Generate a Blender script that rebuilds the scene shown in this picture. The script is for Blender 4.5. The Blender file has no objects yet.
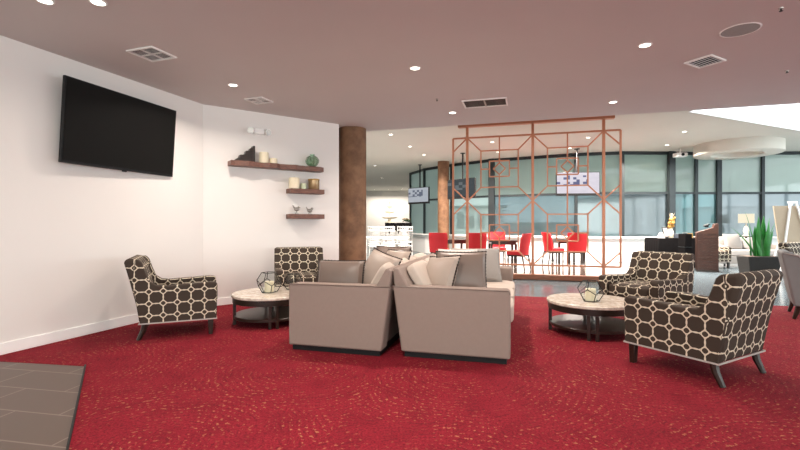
import bpy, bmesh, math, random
from mathutils import Vector, Matrix
random.seed(7)
PI = math.pi
SC = bpy.context.scene
COL = SC.collection

# ------------------------------------------------------------------ materials
class NT:
    def __init__(s, name):
        s.m = bpy.data.materials.new(name); s.m.use_nodes = True
        s.t = s.m.node_tree; s.t.nodes.clear()
        s.out = s.t.nodes.new('ShaderNodeOutputMaterial')
    def n(s, typ, **kw):
        nd = s.t.nodes.new(typ)
        for k, v in kw.items(): setattr(nd, k, v)
        return nd
    def link(s, a, b): s.t.links.new(a, b)
    def put(s, sock, v):
        if hasattr(v, 'is_output'): s.link(v, sock)
        else: sock.default_value = v
    def math(s, op, a, b=0.0, c=0.0):
        nd = s.n('ShaderNodeMath', operation=op)
        s.put(nd.inputs[0], a); s.put(nd.inputs[1], b); s.put(nd.inputs[2], c)
        return nd.outputs[0]
    def vmath(s, op, a, b=(0, 0, 0)):
        nd = s.n('ShaderNodeVectorMath', operation=op)
        s.put(nd.inputs[0], a); s.put(nd.inputs[1], b)
        return nd.outputs['Value' if op in ('LENGTH', 'DISTANCE', 'DOT_PRODUCT') else 'Vector']
    def mix(s, f, a, b):
        nd = s.n('ShaderNodeMix', data_type='RGBA')
        s.put(nd.inputs[0], f)
        s.put(nd.inputs[6], a if hasattr(a, 'is_output') else (*a, 1)); s.put(nd.inputs[7], b if hasattr(b, 'is_output') else (*b, 1))
        return nd.outputs[2]
    def coord(s, kind='Object'): return s.n('ShaderNodeTexCoord').outputs[kind]
    def noise(s, vec, scale, detail=3, rough=.5, out='Fac'):
        nd = s.n('ShaderNodeTexNoise'); s.put(nd.inputs['Vector'], vec)
        nd.inputs['Scale'].default_value = scale; nd.inputs['Detail'].default_value = detail; nd.inputs['Roughness'].default_value = rough
        return nd.outputs[out]
    def ramp(s, f, a, b):
        nd = s.n('ShaderNodeMapRange'); nd.interpolation_type = 'SMOOTHSTEP'
        s.put(nd.inputs[0], f); nd.inputs[1].default_value = a; nd.inputs[2].default_value = b
        return nd.outputs[0]
    def mapping(s, vec, scale=(1, 1, 1), rot=(0, 0, 0), loc=(0, 0, 0)):
        nd = s.n('ShaderNodeMapping'); s.put(nd.inputs[0], vec)
        nd.inputs[1].default_value = loc; nd.inputs[2].default_value = rot; nd.inputs[3].default_value = scale
        return nd.outputs[0]
    def bump(s, h, strength=.2, dist=.01):
        nd = s.n('ShaderNodeBump'); s.put(nd.inputs['Height'], h)
        nd.inputs['Strength'].default_value = strength; nd.inputs['Distance'].default_value = dist
        return nd.outputs[0]
    def principled(s, col, rough=.5, metal=0.0, normal=None, **kw):
        p = s.n('ShaderNodeBsdfPrincipled')
        s.put(p.inputs['Base Color'], col if hasattr(col, 'is_output') else (*col, 1))
        s.put(p.inputs['Roughness'], rough); p.inputs['Metallic'].default_value = metal
        if normal is not None: s.link(normal, p.inputs['Normal'])
        for k, v in kw.items(): s.put(p.inputs[k.replace('_', ' ')], v)
        s.link(p.outputs[0], s.out.inputs[0]); return p

def plain(name, col, rough=.5, metal=0.0, var=.06, scale=14, bump=0.0, **kw):
    t = NT(name); v = t.noise(t.coord(), scale, 4)
    c = t.mix(v, tuple(x * (1 - var) for x in col), tuple(min(1, x * (1 + var)) for x in col))
    nrm = t.bump(t.noise(t.coord(), scale * 12, 2), bump, .004) if bump else None
    t.principled(c, rough, metal, nrm, **kw); return t.m

def emit(name, col, strength):
    t = NT(name); e = t.n('ShaderNodeEmission'); e.inputs[0].default_value = (*col, 1); e.inputs[1].default_value = strength
    t.link(e.outputs[0], t.out.inputs[0]); return t.m

def wood(name, a, b, rough=.4, rot=(0, 0, 0), scale=6.0, stretch=(1, 12, 12)):
    t = NT(name); v = t.mapping(t.coord(), stretch, rot)
    n1 = t.noise(v, scale, 5, .6)
    c = t.mix(t.ramp(n1, .3, .7), a, b)
    t.principled(c, rough, 0, t.bump(n1, .08, .003)); return t.m

def ring_fabric(name, line, fill, gap):
    """dark upholstery woven with large linked rings and a small ring in every gap"""
    t = NT(name); uv = t.coord('UV')
    p = t.vmath('MULTIPLY', uv, (1 / .125, 1 / .125, 0))
    f = t.vmath('SUBTRACT', t.vmath('FRACTION', p), (.5, .5, 0))
    r1 = t.vmath('LENGTH', f)
    g = t.vmath('SUBTRACT', t.vmath('FRACTION', t.vmath('ADD', p, (.5, .5, 0))), (.5, .5, 0))
    r2 = t.vmath('LENGTH', g)
    def ring(r, R, w): return t.math('SUBTRACT', 1, t.ramp(t.math('ABSOLUTE', t.math('SUBTRACT', r, R)), w * .7, w * 1.3))
    k = ring(r2, .20, .030)
    for ox, oy in ((0, 0), (1, 0), (-1, 0), (0, 1), (0, -1)):
        k = t.math('MAXIMUM', k, ring(t.vmath('LENGTH', t.vmath('SUBTRACT', f, (ox, oy, 0))), .525, .028))
    inside = t.math('LESS_THAN', r1, .46)
    base = t.mix(inside, gap, fill)
    weave = t.noise(t.coord(), 420, 2)
    base = t.mix(t.math('MULTIPLY', weave, .35), base, tuple(x * 2.2 for x in fill))
    c = t.mix(k, base, line)
    t.principled(c, .75, 0, t.bump(k, .25, .003), Specular_IOR_Level=.15); return t.m

M = {}
M['wall'] = plain('wall_paint', (.79, .755, .73), .7, var=.015, scale=2)
M['wall_grey'] = plain('far_wall_paint', (.74, .73, .70), .7, var=.02, scale=2)
M['ceiling'] = plain('taupe_ceiling_paint', (.60, .56, .545), .75, var=.03, scale=1.5)
M['ceiling_far'] = plain('cream_ceiling_paint', (.66, .635, .57), .7, var=.02, scale=1.5)
M['white'] = plain('white_paint', (.90, .895, .885), .45, var=.02)
M['white_trim'] = plain('white_metal', (.83, .82, .80), .35, var=.02)
M['black'] = plain('black_plastic', (.009, .009, .010), .5, var=.1, Specular_IOR_Level=.25)
M['screen_off'] = plain('switched_off_screen', (.009, .0085, .008), .5, var=.04, Specular_IOR_Level=.08)
M['dark_frame'] = plain('dark_aluminium', (.025, .032, .036), .4, .4)
M['dark_wood'] = wood('espresso_wood', (.012, .007, .005), (.03, .016, .011), .28)
M['shelf_wood'] = wood('walnut_shelf_wood', (.10, .04, .028), (.21, .09, .06), .45, stretch=(2, 14, 14))
M['podium_wood'] = wood('reddish_walnut_wood', (.028, .010, .006), (.075, .026, .016), .45, stretch=(3, 3, 22), scale=3)
M['base_wood'] = wood('red_brown_timber', (.19, .065, .03), (.30, .11, .055), .35)
M['copper'] = plain('copper_metal', (.52, .215, .125), .42, .5, var=.08)
M['sofa'] = plain('taupe_linen', (.258, .196, .167), .8, var=.05, scale=30, bump=.25)
M['sofa_top'] = plain('cream_linen', (.48, .405, .35), .8, var=.04, scale=30, bump=.25)
M['satin'] = plain('brown_satin', (.175, .128, .106), .38, var=.08, scale=8, bump=.05)
M['satin_pale'] = plain('pale_champagne_satin', (.37, .30, .255), .4, var=.06, scale=8, bump=.05)
M['grey_fabric'] = plain('pale_grey_fabric', (.29, .265, .245), .8, var=.05, scale=30, bump=.2)
M['fluffy'] = plain('white_fluffy_fabric', (.58, .55, .51), .95, var=.1, scale=60, bump=.8)
M['silver'] = plain('silver_studs', (.42, .39, .36), .3, .7)
M['grey_velvet'] = plain('grey_velvet', (.17, .165, .165), .7, var=.07, scale=10, bump=.1)
M['grey_lining'] = plain('pale_grey_lining', (.42, .38, .36), .7, var=.05)
M['rings'] = ring_fabric('linked_ring_fabric', (.66, .58, .46), (.042, .031, .024), (.050, .037, .027))
M['red'] = plain('red_leather', (.42, .006, .013), .5, var=.06, scale=5)
M['cream'] = plain('cream_wax', (.82, .74, .55), .5, var=.03)
M['cream_china'] = plain('cream_china', (.83, .76, .60), .4, var=.04)
M['green_wax'] = plain('pale_green_wax', (.55, .60, .42), .5, var=.04)
M['gold'] = plain('gold_metal', (.40, .22, .05), .4, .5, var=.15)
M['leaf'] = plain('green_leaf', (.022, .20, .03), .35, var=.5, scale=9)
M['leaf_dark'] = plain('dark_green_leaf', (.012, .05, .018), .5, var=.4, scale=9)
M['planter'] = plain('charcoal_wicker', (.026, .024, .023), .7, var=.4, scale=60, bump=.5)
M['soil'] = plain('soil', (.12, .08, .06), .9, var=.3, scale=40)
M['tan'] = plain('tan_canvas', (.43, .345, .25), .8, var=.04)
M['black_cloth'] = plain('black_cloth', (.0045, .004, .0045), .9, var=.15, Specular_IOR_Level=.1)
M['lens'] = emit('lamp_lens', (1, .93, .82), 9)
M['brass'] = plain('amber_glass', (.32, .21, .11), .25, .5, var=.15)
M['steel_dark'] = plain('speaker_grille', (.30, .28, .265), .5, .1, var=.2, scale=120)

def glass_mat(name, tint, alpha, rough=.02):
    t = NT(name)
    tr = t.n('ShaderNodeBsdfTransparent'); tr.inputs[0].default_value = (*tint, 1)
    gl = t.n('ShaderNodeBsdfGlossy'); gl.inputs['Roughness'].default_value = rough
    fr = t.n('ShaderNodeLayerWeight'); fr.inputs[0].default_value = .5
    mx = t.n('ShaderNodeMixShader'); t.link(t.math('MULTIPLY_ADD', t.math('POWER', fr.outputs[1], 4), .5, .02 + alpha), mx.inputs[0])
    t.link(tr.outputs[0], mx.inputs[1]); t.link(gl.outputs[0], mx.inputs[2]); t.link(mx.outputs[0], t.out.inputs[0])
    return t.m
M['glass'] = glass_mat('clear_glass', (.93, .96, .95), .03)
M['green_glass'] = glass_mat('green_glass', (.86, .95, .88), .08, .1)
M['cord'] = plain('pale_green_cord', (.22, .27, .20), .8, var=.2)

def film_pane(name, col, thru, refl=.10, ramp=None):
    """glass with a light-diffusing film: part of the daylight passes straight, part is scattered"""
    t = NT(name)
    col = tuple(x ** .5 for x in col)          # the light crosses the front and the back face of the pane
    c = t.mix(t.noise(t.mapping(t.coord(), (1, 1, .25)), 1.3, 3), tuple(x * .92 for x in col), tuple(min(1, x * 1.05) for x in col))
    a = t.n('ShaderNodeBsdfTranslucent'); t.link(c, a.inputs[0])
    b = t.n('ShaderNodeBsdfTransparent'); t.link(c, b.inputs[0])
    m1 = t.n('ShaderNodeMixShader'); m1.inputs[0].default_value = thru
    t.link(a.outputs[0], m1.inputs[1]); t.link(b.outputs[0], m1.inputs[2])
    g = t.n('ShaderNodeBsdfGlossy'); g.inputs['Roughness'].default_value = .06
    fr = t.n('ShaderNodeLayerWeight'); fr.inputs[0].default_value = .5
    m2 = t.n('ShaderNodeMixShader'); t.link(t.math('MULTIPLY_ADD', t.math('POWER', fr.outputs[1], 4), .5, refl * .6), m2.inputs[0])
    t.link(m1.outputs[0], m2.inputs[1]); t.link(g.outputs[0], m2.inputs[2])
    t.link(m2.outputs[0], t.out.inputs[0]); return t.m
M['pane_mint'] = film_pane('pale_mint_glass', (.66, .82, .77), .5)
M['pane_blue'] = film_pane('blue_grey_glass', (.30, .43, .46), .5, .16)
M['pane_sky'] = film_pane('light_blue_glass', (.25, .32, .345), .5, .14)
M['pane_teal'] = film_pane('teal_glass', (.20, .41, .43), .5, .10)
M['pane_shade'] = film_pane('shaded_grey_green_glass', (.60, .75, .69), .25, .12)
t_ = NT('skylight_glass'); b_ = t_.n('ShaderNodeBsdfTransparent'); b_.inputs[0].default_value = (.97, .98, .98, 1); a_ = t_.n('ShaderNodeBsdfTranslucent'); a_.inputs[0].default_value = (.97, .98, .98, 1)
m_ = t_.n('ShaderNodeMixShader'); m_.inputs[0].default_value = .7; t_.link(a_.outputs[0], m_.inputs[1]); t_.link(b_.outputs[0], m_.inputs[2]); t_.link(m_.outputs[0], t_.out.inputs[0]); M['sky_pane'] = t_.m

# carpet: red pile, short gold dashes lying along big overlapping circles
def carpet():
    t = NT('red_carpet'); co = t.coord()
    flat = t.vmath('MULTIPLY', co, (1, 1, 0))
    vo = t.n('ShaderNodeTexVoronoi', voronoi_dimensions='2D', feature='F1'); t.put(vo.inputs['Vector'], flat)
    vo.inputs['Scale'].default_value = .62; vo.inputs['Randomness'].default_value = .55
    d = vo.outputs['Distance']
    wob = t.math('MULTIPLY', t.noise(flat, 3.0, 2), .10)
    rings = t.math('FRACT', t.math('MULTIPLY', t.math('ADD', d, wob), 34))
    band = t.math('LESS_THAN', t.math('ABSOLUTE', t.math('SUBTRACT', rings, .5)), .20)
    dash = t.ramp(t.noise(flat, 38, 2, .6), .56, .62)
    patch = t.ramp(t.noise(flat, 2.2, 2), .30, .62)
    gold = t.math('MULTIPLY', t.math('MULTIPLY', band, dash), patch)
    dk = t.math('MULTIPLY', t.math('LESS_THAN', rings, .28), t.ramp(t.noise(flat, 19, 2, .6), .5, .6))
    pile = t.noise(flat, 75, 3, .7)
    c = t.mix(t.ramp(pile, .25, .75), (.115, .006, .012), (.30, .019, .034))
    c = t.mix(t.math('MULTIPLY', t.ramp(t.noise(flat, 5, 3), .4, .7), .35), c, (.12, .006, .013))
    c = t.mix(t.math('MULTIPLY', dk, .5), c, (.10, .008, .015))
    c = t.mix(t.math('MULTIPLY', gold, .42), c, (.55, .30, .14))
    t.principled(c, .95, 0, t.bump(pile, .5, .01), Specular_IOR_Level=.12); return t.m
M['carpet'] = carpet()

def tile(name, a, b, grout, rot, rough, w=.66, h=.33):
    t = NT(name); v = t.mapping(t.coord(), (1, 1, 1), (0, 0, rot))
    br = t.n('ShaderNodeTexBrick'); t.put(br.inputs['Vector'], v)
    br.inputs['Scale'].default_value = 1; br.inputs['Mortar Size'].default_value = .006
    br.inputs['Brick Width'].default_value = w; br.inputs['Row Height'].default_value = h
    br.inputs['Color1'].default_value = (*a, 1); br.inputs['Color2'].default_value = (*b, 1); br.inputs['Mortar'].default_value = (*grout, 1)
    n = t.noise(v, 9, 4)
    c = t.mix(t.math('MULTIPLY', n, .3), br.outputs['Color'], tuple(x * .7 for x in a))
    t.principled(c, rough, 0); return t.m
M['tile_front'] = tile('taupe_floor_tile', (.105, .072, .056), (.097, .067, .051), (.22, .175, .145), math.radians(11), .42)
M['tile_mid'] = tile('pale_grey_floor_tile', (.125, .165, .19), (.12, .158, .18), (.21, .24, .26), math.radians(16), .18, .6, .6)
M['tile_dark'] = tile('dark_polished_floor', (.075, .05, .04), (.09, .06, .048), (.05, .035, .03), math.radians(16), .10, 1.2, .6)

def marble():
    t = NT('cream_marble'); n = t.noise(t.coord(), 14, 6, .7)
    c = t.mix(t.ramp(n, .35, .65), (.52, .43, .35), (.80, .73, .64))
    t.principled(c, .12); return t.m
M['marble'] = marble()

def suede():
    t = NT('brown_suede_plaster'); n = t.noise(t.coord(), 3.5, 6, .65); n2 = t.noise(t.coord(), 16, 4, .6)
    c = t.mix(t.ramp(n, .3, .7), (.11, .05, .022), (.25, .13, .065))
    c = t.mix(t.math('MULTIPLY', n2, .35), c, (.15, .068, .032))
    t.principled(c, .65, 0, t.bump(n2, .1)); return t.m
M['column'] = suede()

def tv_picture(name, base, ink, nx, nz, strength, thr):
    t = NT(name); co = t.coord('Generated')
    sep = t.n('ShaderNodeSeparateXYZ'); t.link(co, sep.inputs[0])
    cell = t.n('ShaderNodeTexWhiteNoise', noise_dimensions='2D')
    v = t.vmath('FLOOR', t.vmath('MULTIPLY', co, (nx, 0, nz)))
    s2 = t.n('ShaderNodeSeparateXYZ'); t.link(v, s2.inputs[0])
    cb = t.n('ShaderNodeCombineXYZ'); t.link(s2.outputs[0], cb.inputs[0]); t.link(s2.outputs[2], cb.inputs[1])
    t.link(cb.outputs[0], cell.inputs['Vector'])
    on = t.math('GREATER_THAN', cell.outputs['Value'], thr)
    up = t.math('MULTIPLY', t.math('GREATER_THAN', sep.outputs[2], .38), t.math('LESS_THAN', sep.outputs[2], .86))
    lf = t.math('LESS_THAN', sep.outputs[0], .74)
    k = t.math('MULTIPLY', t.math('MULTIPLY', on, up), lf)
    c = t.mix(k, base, ink)
    c = t.mix(t.math('MULTIPLY', t.noise(co, 5, 2), .3), c, ink)
    e = t.n('ShaderNodeEmission'); t.link(c, e.inputs[0]); e.inputs[1].default_value = strength
    t.link(e.outputs[0], t.out.inputs[0]); return t.m
M['tv_news'] = tv_picture('bright_tv_picture', (.92, .86, .93), (.16, .17, .30), 13, 9, .95, .62)
M['tv_blue'] = tv_picture('blue_grey_tv_picture', (.62, .66, .72), (.18, .20, .26), 9, 7, .75, .5)
M['tv_dim'] = tv_picture('dim_tv_picture', (.10, .12, .13), (.30, .33, .34), 7, 6, .5, .7)

# ------------------------------------------------------------------ mesh helpers
class MB:
    def __init__(s): s.bm = bmesh.new()
    def _xf(s, vs, loc=(0, 0, 0), rz=0, rx=0, ry=0):
        m = Matrix.Translation(loc) @ Matrix.Rotation(rz, 4, 'Z') @ Matrix.Rotation(ry, 4, 'Y') @ Matrix.Rotation(rx, 4, 'X')
        for v in vs: v.co = m @ v.co
    def box(s, c, size, rz=0, rx=0, ry=0):
        vs = bmesh.ops.create_cube(s.bm, size=1)['verts']
        for v in vs: v.co = Vector((v.co.x * size[0], v.co.y * size[1], v.co.z * size[2]))
        s._xf(vs, c, rz, rx, ry); return s
    def span(s, a, b): return s.box([(a[i] + b[i]) / 2 for i in range(3)], [abs(b[i] - a[i]) for i in range(3)])
    def bar(s, p0, p1, w, h=None):
        """square bar from p0 to p1 (h measured across, in the plane containing local Y)"""
        p0, p1 = Vector(p0), Vector(p1); d = p1 - p0; h = h or w
        vs = bmesh.ops.create_cube(s.bm, size=1)['verts']
        z = d.normalized(); y = Vector((0, 1, 0)) if abs(z.y) < .9 else Vector((1, 0, 0))
        x = y.cross(z).normalized(); y = z.cross(x)
        for v in vs: v.co = (p0 + p1) / 2 + x * v.co.x * w + y * v.co.y * h + z * v.co.z * d.length
        return s
    def cyl(s, p0, p1, r0, r1=None, n=20):
        p0, p1 = Vector(p0), Vector(p1); r1 = r0 if r1 is None else r1
        z = (p1 - p0).normalized(); x = z.orthogonal().normalized(); y = z.cross(x)
        a = [s.bm.verts.new(p0 + (x * math.cos(i * 2 * PI / n) + y * math.sin(i * 2 * PI / n)) * r0) for i in range(n)]
        b = [s.bm.verts.new(p1 + (x * math.cos(i * 2 * PI / n) + y * math.sin(i * 2 * PI / n)) * r1) for i in range(n)]
        s.bm.faces.new(a[::-1]); s.bm.faces.new(b)
        for i in range(n): s.bm.faces.new((a[i], a[(i + 1) % n], b[(i + 1) % n], b[i]))
        return s
    def lathe(s, prof, c=(0, 0, 0), n=32):
        rings = []
        for r, z in prof:
            if r < 1e-5: rings.append([s.bm.verts.new((c[0], c[1], c[2] + z))])
            else: rings.append([s.bm.verts.new((c[0] + r * math.cos(i * 2 * PI / n), c[1] + r * math.sin(i * 2 * PI / n), c[2] + z)) for i in range(n)])
        for a, b in zip(rings, rings[1:]):
            for i in range(n):
                j = (i + 1) % n
                if len(a) == 1 and len(b) == 1: continue
                if len(a) == 1: s.bm.faces.new((a[0], b[j], b[i]))
                elif len(b) == 1: s.bm.faces.new((a[i], a[j], b[0]))
                else: s.bm.faces.new((a[i], a[j], b[j], b[i]))
        return s
    def tube(s, pts, r, n=8, closed=False):
        pts = [Vector(p) for p in pts]; N = len(pts); rings = []
        up = Vector((0, 0, 1))
        for i, p in enumerate(pts):
            a = pts[(i - 1) % N] if closed or i else p; b = pts[(i + 1) % N] if closed or i < N - 1 else p
            z = (b - a).normalized(); x = z.cross(up)
            x = x.normalized() if x.length > .05 else z.cross(Vector((0, 1, 0))).normalized()
            y = z.cross(x); rr = r[i] if isinstance(r, (list, tuple)) else r
            rings.append([s.bm.verts.new(p + (x * math.cos(k * 2 * PI / n) + y * math.sin(k * 2 * PI / n)) * rr) for k in range(n)])
        for i in range(N if closed else N - 1):
            a, b = rings[i], rings[(i + 1) % N]
            for k in range(n): s.bm.faces.new((a[k], a[(k + 1) % n], b[(k + 1) % n], b[k]))
        if not closed: s.bm.faces.new(rings[0][::-1]); s.bm.faces.new(rings[-1])
        return s
    def prism(s, pts, a, b, axis='x'):
        """pts = profile; axis x: (y,z), y: (x,z), z: (x,y)"""
        f = {'x': lambda p, t: (t, p[0], p[1]), 'y': lambda p, t: (p[0], t, p[1]), 'z': lambda p, t: (p[0], p[1], t)}[axis]
        A = [s.bm.verts.new(f(p, a)) for p in pts]; B = [s.bm.verts.new(f(p, b)) for p in pts]; n = len(pts)
        s.bm.faces.new(A); s.bm.faces.new(B[::-1])
        for i in range(n): s.bm.faces.new((A[i], B[i], B[(i + 1) % n], A[(i + 1) % n]))
        return s
    def ball(s, c, r, sub=2, sc=(1, 1, 1)):
        vs = bmesh.ops.create_icosphere(s.bm, subdivisions=sub, radius=r)['verts']
        for v in vs: v.co = Vector((c[0] + v.co.x * sc[0], c[1] + v.co.y * sc[1], c[2] + v.co.z * sc[2]))
        return s
    def puff(s, c, size, bulge=.02, e=7, n=10, rz=0, rx=0, ry=0):
        """rounded cushion block"""
        t = bmesh.new(); bmesh.ops.create_cube(t, size=2)
        bmesh.ops.subdivide_edges(t, edges=t.edges[:], cuts=n, use_grid_fill=True)
        hs = [x / 2 for x in size]; mp = {}
        m = Matrix.Translation(c) @ Matrix.Rotation(rz, 4, 'Z') @ Matrix.Rotation(ry, 4, 'Y') @ Matrix.Rotation(rx, 4, 'X')
        thin = min(range(3), key=lambda i: size[i])
        for v in t.verts:
            q = v.co; mx = max(abs(q.x), abs(q.y), abs(q.z))
            k = mx / (abs(q.x) ** e + abs(q.y) ** e + abs(q.z) ** e) ** (1 / e)
            p = [q[i] * k * hs[i] for i in range(3)]
            u = [q[i] for i in range(3) if i != thin]
            p[thin] += math.copysign(bulge, q[thin]) * abs(q[thin]) * (1 - u[0] ** 4) * (1 - u[1] ** 4)
            mp[v] = s.bm.verts.new(m @ Vector(p))
        for f in t.faces: s.bm.faces.new([mp[v] for v in f.verts])
        t.free(); return s
    def pillow(s, w, h, t, n=14):
        """scatter pillow standing on z=0, front towards -Y"""
        def P(u, v, sg):
            x = w / 2 * u * (1 - .05 * (1 - v * v)); z = h / 2 * v * (1 - .05 * (1 - u * u)) + h / 2
            y = sg * t / 2 * (max(0, 1 - u * u) * max(0, 1 - v * v)) ** .36
            return Vector((x, y, z))
        g = {}
        for sg in (-1, 1):
            for i in range(n + 1):
                for j in range(n + 1):
                    if i in (0, n) or j in (0, n):
                        if (i, j, 0) not in g: g[(i, j, 0)] = s.bm.verts.new(P(-1 + 2 * i / n, -1 + 2 * j / n, 0))
                        g[(i, j, sg)] = g[(i, j, 0)]
                    else: g[(i, j, sg)] = s.bm.verts.new(P(-1 + 2 * i / n, -1 + 2 * j / n, sg))
            for i in range(n):
                for j in range(n):
                    q = (g[(i, j, sg)], g[(i + 1, j, sg)], g[(i + 1, j + 1, sg)], g[(i, j + 1, sg)])
                    try: s.bm.faces.new(q if sg < 0 else q[::-1])
                    except ValueError: pass
        return s
    def build(s, name, mat, parent=None, bevel=0, seg=2, angle=35, uv=False, loc=None, rot=None):
        bm = s.bm
        bmesh.ops.recalc_face_normals(bm, faces=bm.faces[:])
        if uv:
            L = bm.loops.layers.uv.new('UVMap')
            for f in bm.faces:
                n = f.normal; a = [abs(n.x), abs(n.y), abs(n.z)]; k = a.index(max(a))
                for l in f.loops:
                    c = l.vert.co
                    l[L].uv = (c.y, c.z) if k == 0 else (c.x, c.z) if k == 1 else (c.x, c.y)
        me = bpy.data.meshes.new(name); bm.to_mesh(me); bm.free()
        me.materials.append(mat)
        for p in me.polygons: p.use_smooth = True
        me.set_sharp_from_angle(angle=math.radians(angle))
        o = bpy.data.objects.new(name, me); COL.objects.link(o)
        if bevel:
            b = o.modifiers.new('soft_edge', 'BEVEL'); b.width = bevel; b.segments = seg; b.limit_method = 'ANGLE'; b.angle_limit = math.radians(40)
            b.harden_normals = False
        if parent: o.parent = parent
        if loc: o.location = loc
        if rot: o.rotation_euler = rot
        return o

def tag(o, label, cat, group=None):
    o['label'] = label; o['category'] = cat
    if group: o['group'] = group
    return o
def thing(name, label, cat, loc=(0, 0, 0), rz=0, group=None):
    o = bpy.data.objects.new(name, None); COL.objects.link(o); o.empty_display_size = .1
    o.location = loc; o.rotation_euler = (0, 0, rz)
    return tag(o, label, cat, group)
def struct(o):
    o['kind'] = 'structure'; return o
def dup(src, loc, rz, label=None, rot=None):
    r = src.copy(); COL.objects.link(r); r.location = loc; r.rotation_euler = rot or (0, 0, rz)
    if label: r['label'] = label
    for ch in list(src.children):
        c = ch.copy(); COL.objects.link(c); c.parent = r
        for g in list(ch.children):
            d = g.copy(); COL.objects.link(d); d.parent = c
    return r
def face(dx, dy): return math.atan2(dy, dx) + PI / 2      # turns local -Y (front) towards (dx, dy)

H1, H2 = 2.93, 3.50
def edge_y(x): return 8.21 - .30 * (x + .6)               # where the low ceiling stops

# ------------------------------------------------------------------ floor
struct(MB().prism([(-8, -6), (16, -6), (16, 16), (6, 31.5), (-9, 31.5)], -.06, -.012, 'z').build('floor', M['tile_mid']))
def far_line(x): return 7.33 - .24 * (x - 1.95)
struct(MB().prism([(-3.95, 3.92), (-2.67, 3.72), (1.35, -2.5), (15, -2.5), (15, far_line(15)), (-1.4, far_line(-1.4)), (-3.2, 6.9)], -.012, 0, 'z').build('floor', M['carpet']))
struct(MB().prism([(-3.95, 3.92), (-2.67, 3.72), (1.35, -2.5), (1.35, -5.6), (-7, -5.6)], -.012, -.003, 'z').build('floor', M['tile_front']))
t1 = MB().bar((-2.66, 3.72, -.002), (1.36, -2.5, -.002), .03, .012)
struct(t1.build('trim_1', M['black']))
struct(MB().prism([(1.2, 9.95), (4.65, 8.96), (6.6, 10.4), (6.6, 13.9), (4.5, 14.6), (1.2, 17.2)], -.012, -.004, 'z').build('floor', M['tile_dark']))

# ------------------------------------------------------------------ walls
def wall_run(name, a, b, z0, z1, mat, th=.15, side=1):
    a, b = Vector((*a, 0)), Vector((*b, 0)); d = (b - a).normalized(); n = Vector((-d.y, d.x, 0)) * side * th
    return struct(MB().prism([(a.x, a.y), (b.x, b.y), (b.x + n.x, b.y + n.y), (a.x + n.x, a.y + n.y)], z0, z1, 'z').build(name, mat))
CA, CB, CC = (-6.87, -5.2), (-2.85, 6.36), (-1.06, 7.63)
wall_run('wall_left', CA, CB, 0, H2, M['wall'])
wall_run('wall_corner', CB, CC, 0, H2, M['wall'])
wall_run('wall_corner_return', CC, (-2.2, 9.6), 0, H2, M['wall'])
def base_run(name, a, b, side=-1, h=.11, th=.016):
    a, b = Vector((*a, 0)), Vector((*b, 0)); d = (b - a).normalized(); n = Vector((-d.y, d.x, 0)) * side * th
    return struct(MB().prism([(a.x, a.y), (b.x, b.y), (b.x + n.x, b.y + n.y), (a.x + n.x, a.y + n.y)], 0, h, 'z').build(name, M['white'], bevel=.005))
base_run('baseboard_left', CA, CB); base_run('baseboard_corner', CB, CC)
wall_run('wall_far', (-8, 30.5), (3.4, 30.5), 0, H2, M['wall_grey'])
wall_run('wall_far_left', (-2.2, 9.6), (-8, 30.5), 0, H2, M['wall_grey'])
# unseen walls behind and on the right; the rear glazing is added for fill light
def glazed_wall(name, wname, a, b, z0, z1, n):
    a, b = Vector((*a, 0)), Vector((*b, 0)); d = b - a; L = d.length; rz = math.atan2(d.y, d.x)
    mb = MB().span((0, -.08, 0), (L, .08, z0)).span((0, -.08, z1), (L, .08, H2)).span((0, -.08, z0), (.4, .08, z1)).span((L - .4, -.08, z0), (L, .08, z1))
    struct(mb.build(name, M['wall'], loc=a, rot=(0, 0, rz)))
    w = bpy.data.objects.new(wname, None); COL.objects.link(w); struct(w); w.location = a; w.rotation_euler = (0, 0, rz)
    f = MB(); st = (L - .8) / n
    for i in range(n + 1): f.box((.4 + st * i, 0, (z0 + z1) / 2), (.06, .1, z1 - z0))
    for z in (z0, z1): f.box((L / 2, 0, z), (L - .8, .1, .06))
    f.build('frame', M['dark_frame'], w)
    for i in range(n): MB().span((.43 + st * i, -.006, z0 + .03), (.37 + st * (i + 1), .006, z1 - .03)).build('pane', M['glass'], w)
glazed_wall('wall_behind', 'window_13', (-6.87, -5.2), (14.6, -5.2), .5, 2.75, 9)  # rear window added so that the fill lamp outside can shine in
glazed_wall('wall_right', 'window_14', (14.6, -5.2), (14.6, 13.6), .5, 2.75, 8)

# ------------------------------------------------------------------ ceilings
struct(MB().prism([(-7.2, -5.4), (14.8, -5.4), (14.8, edge_y(14.8)), (-1.6, edge_y(-1.6)), (-4.2, 8.5)], H1, H1 + .06, 'z').build('ceiling', M['ceiling']))
struct(MB().prism([(14.8, edge_y(14.8)), (-1.6, edge_y(-1.6)), (-1.6, edge_y(-1.6) - .08), (14.8, edge_y(14.8) - .08)], H1 + .06, H2, 'z').build('trim_2', M['ceiling_far']))
cf = MB()
cf.prism([(-9, edge_y(-1.6)), (-1.6, edge_y(-1.6)), (5.92, edge_y(5.92)), (5.92, 31.5), (-9, 31.5)], H2, H2 + .08, 'z')
cf.prism([(5.92, 9.04), (15, 13.27), (15, 31.5), (5.92, 31.5)], H2, H2 + .08, 'z')
struct(cf.build('ceiling', M['ceiling_far']))
sk = bpy.data.objects.new('window_12', None); COL.objects.link(sk); struct(sk)
SKP = [(5.92, 9.04), (15, 13.27), (15, edge_y(15)), (5.92, edge_y(5.92))]
MB().prism(SKP, H2 + .07, H2 + .085, 'z').build('skylight_pane', M['sky_pane'], sk)
f = MB()
for a, b in zip(SKP, SKP[1:] + SKP[:1]): f.bar((*a, H2 + .045), (*b, H2 + .045), .09, .03)
f.build('skylight_kerb', M['white'], sk)
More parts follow.
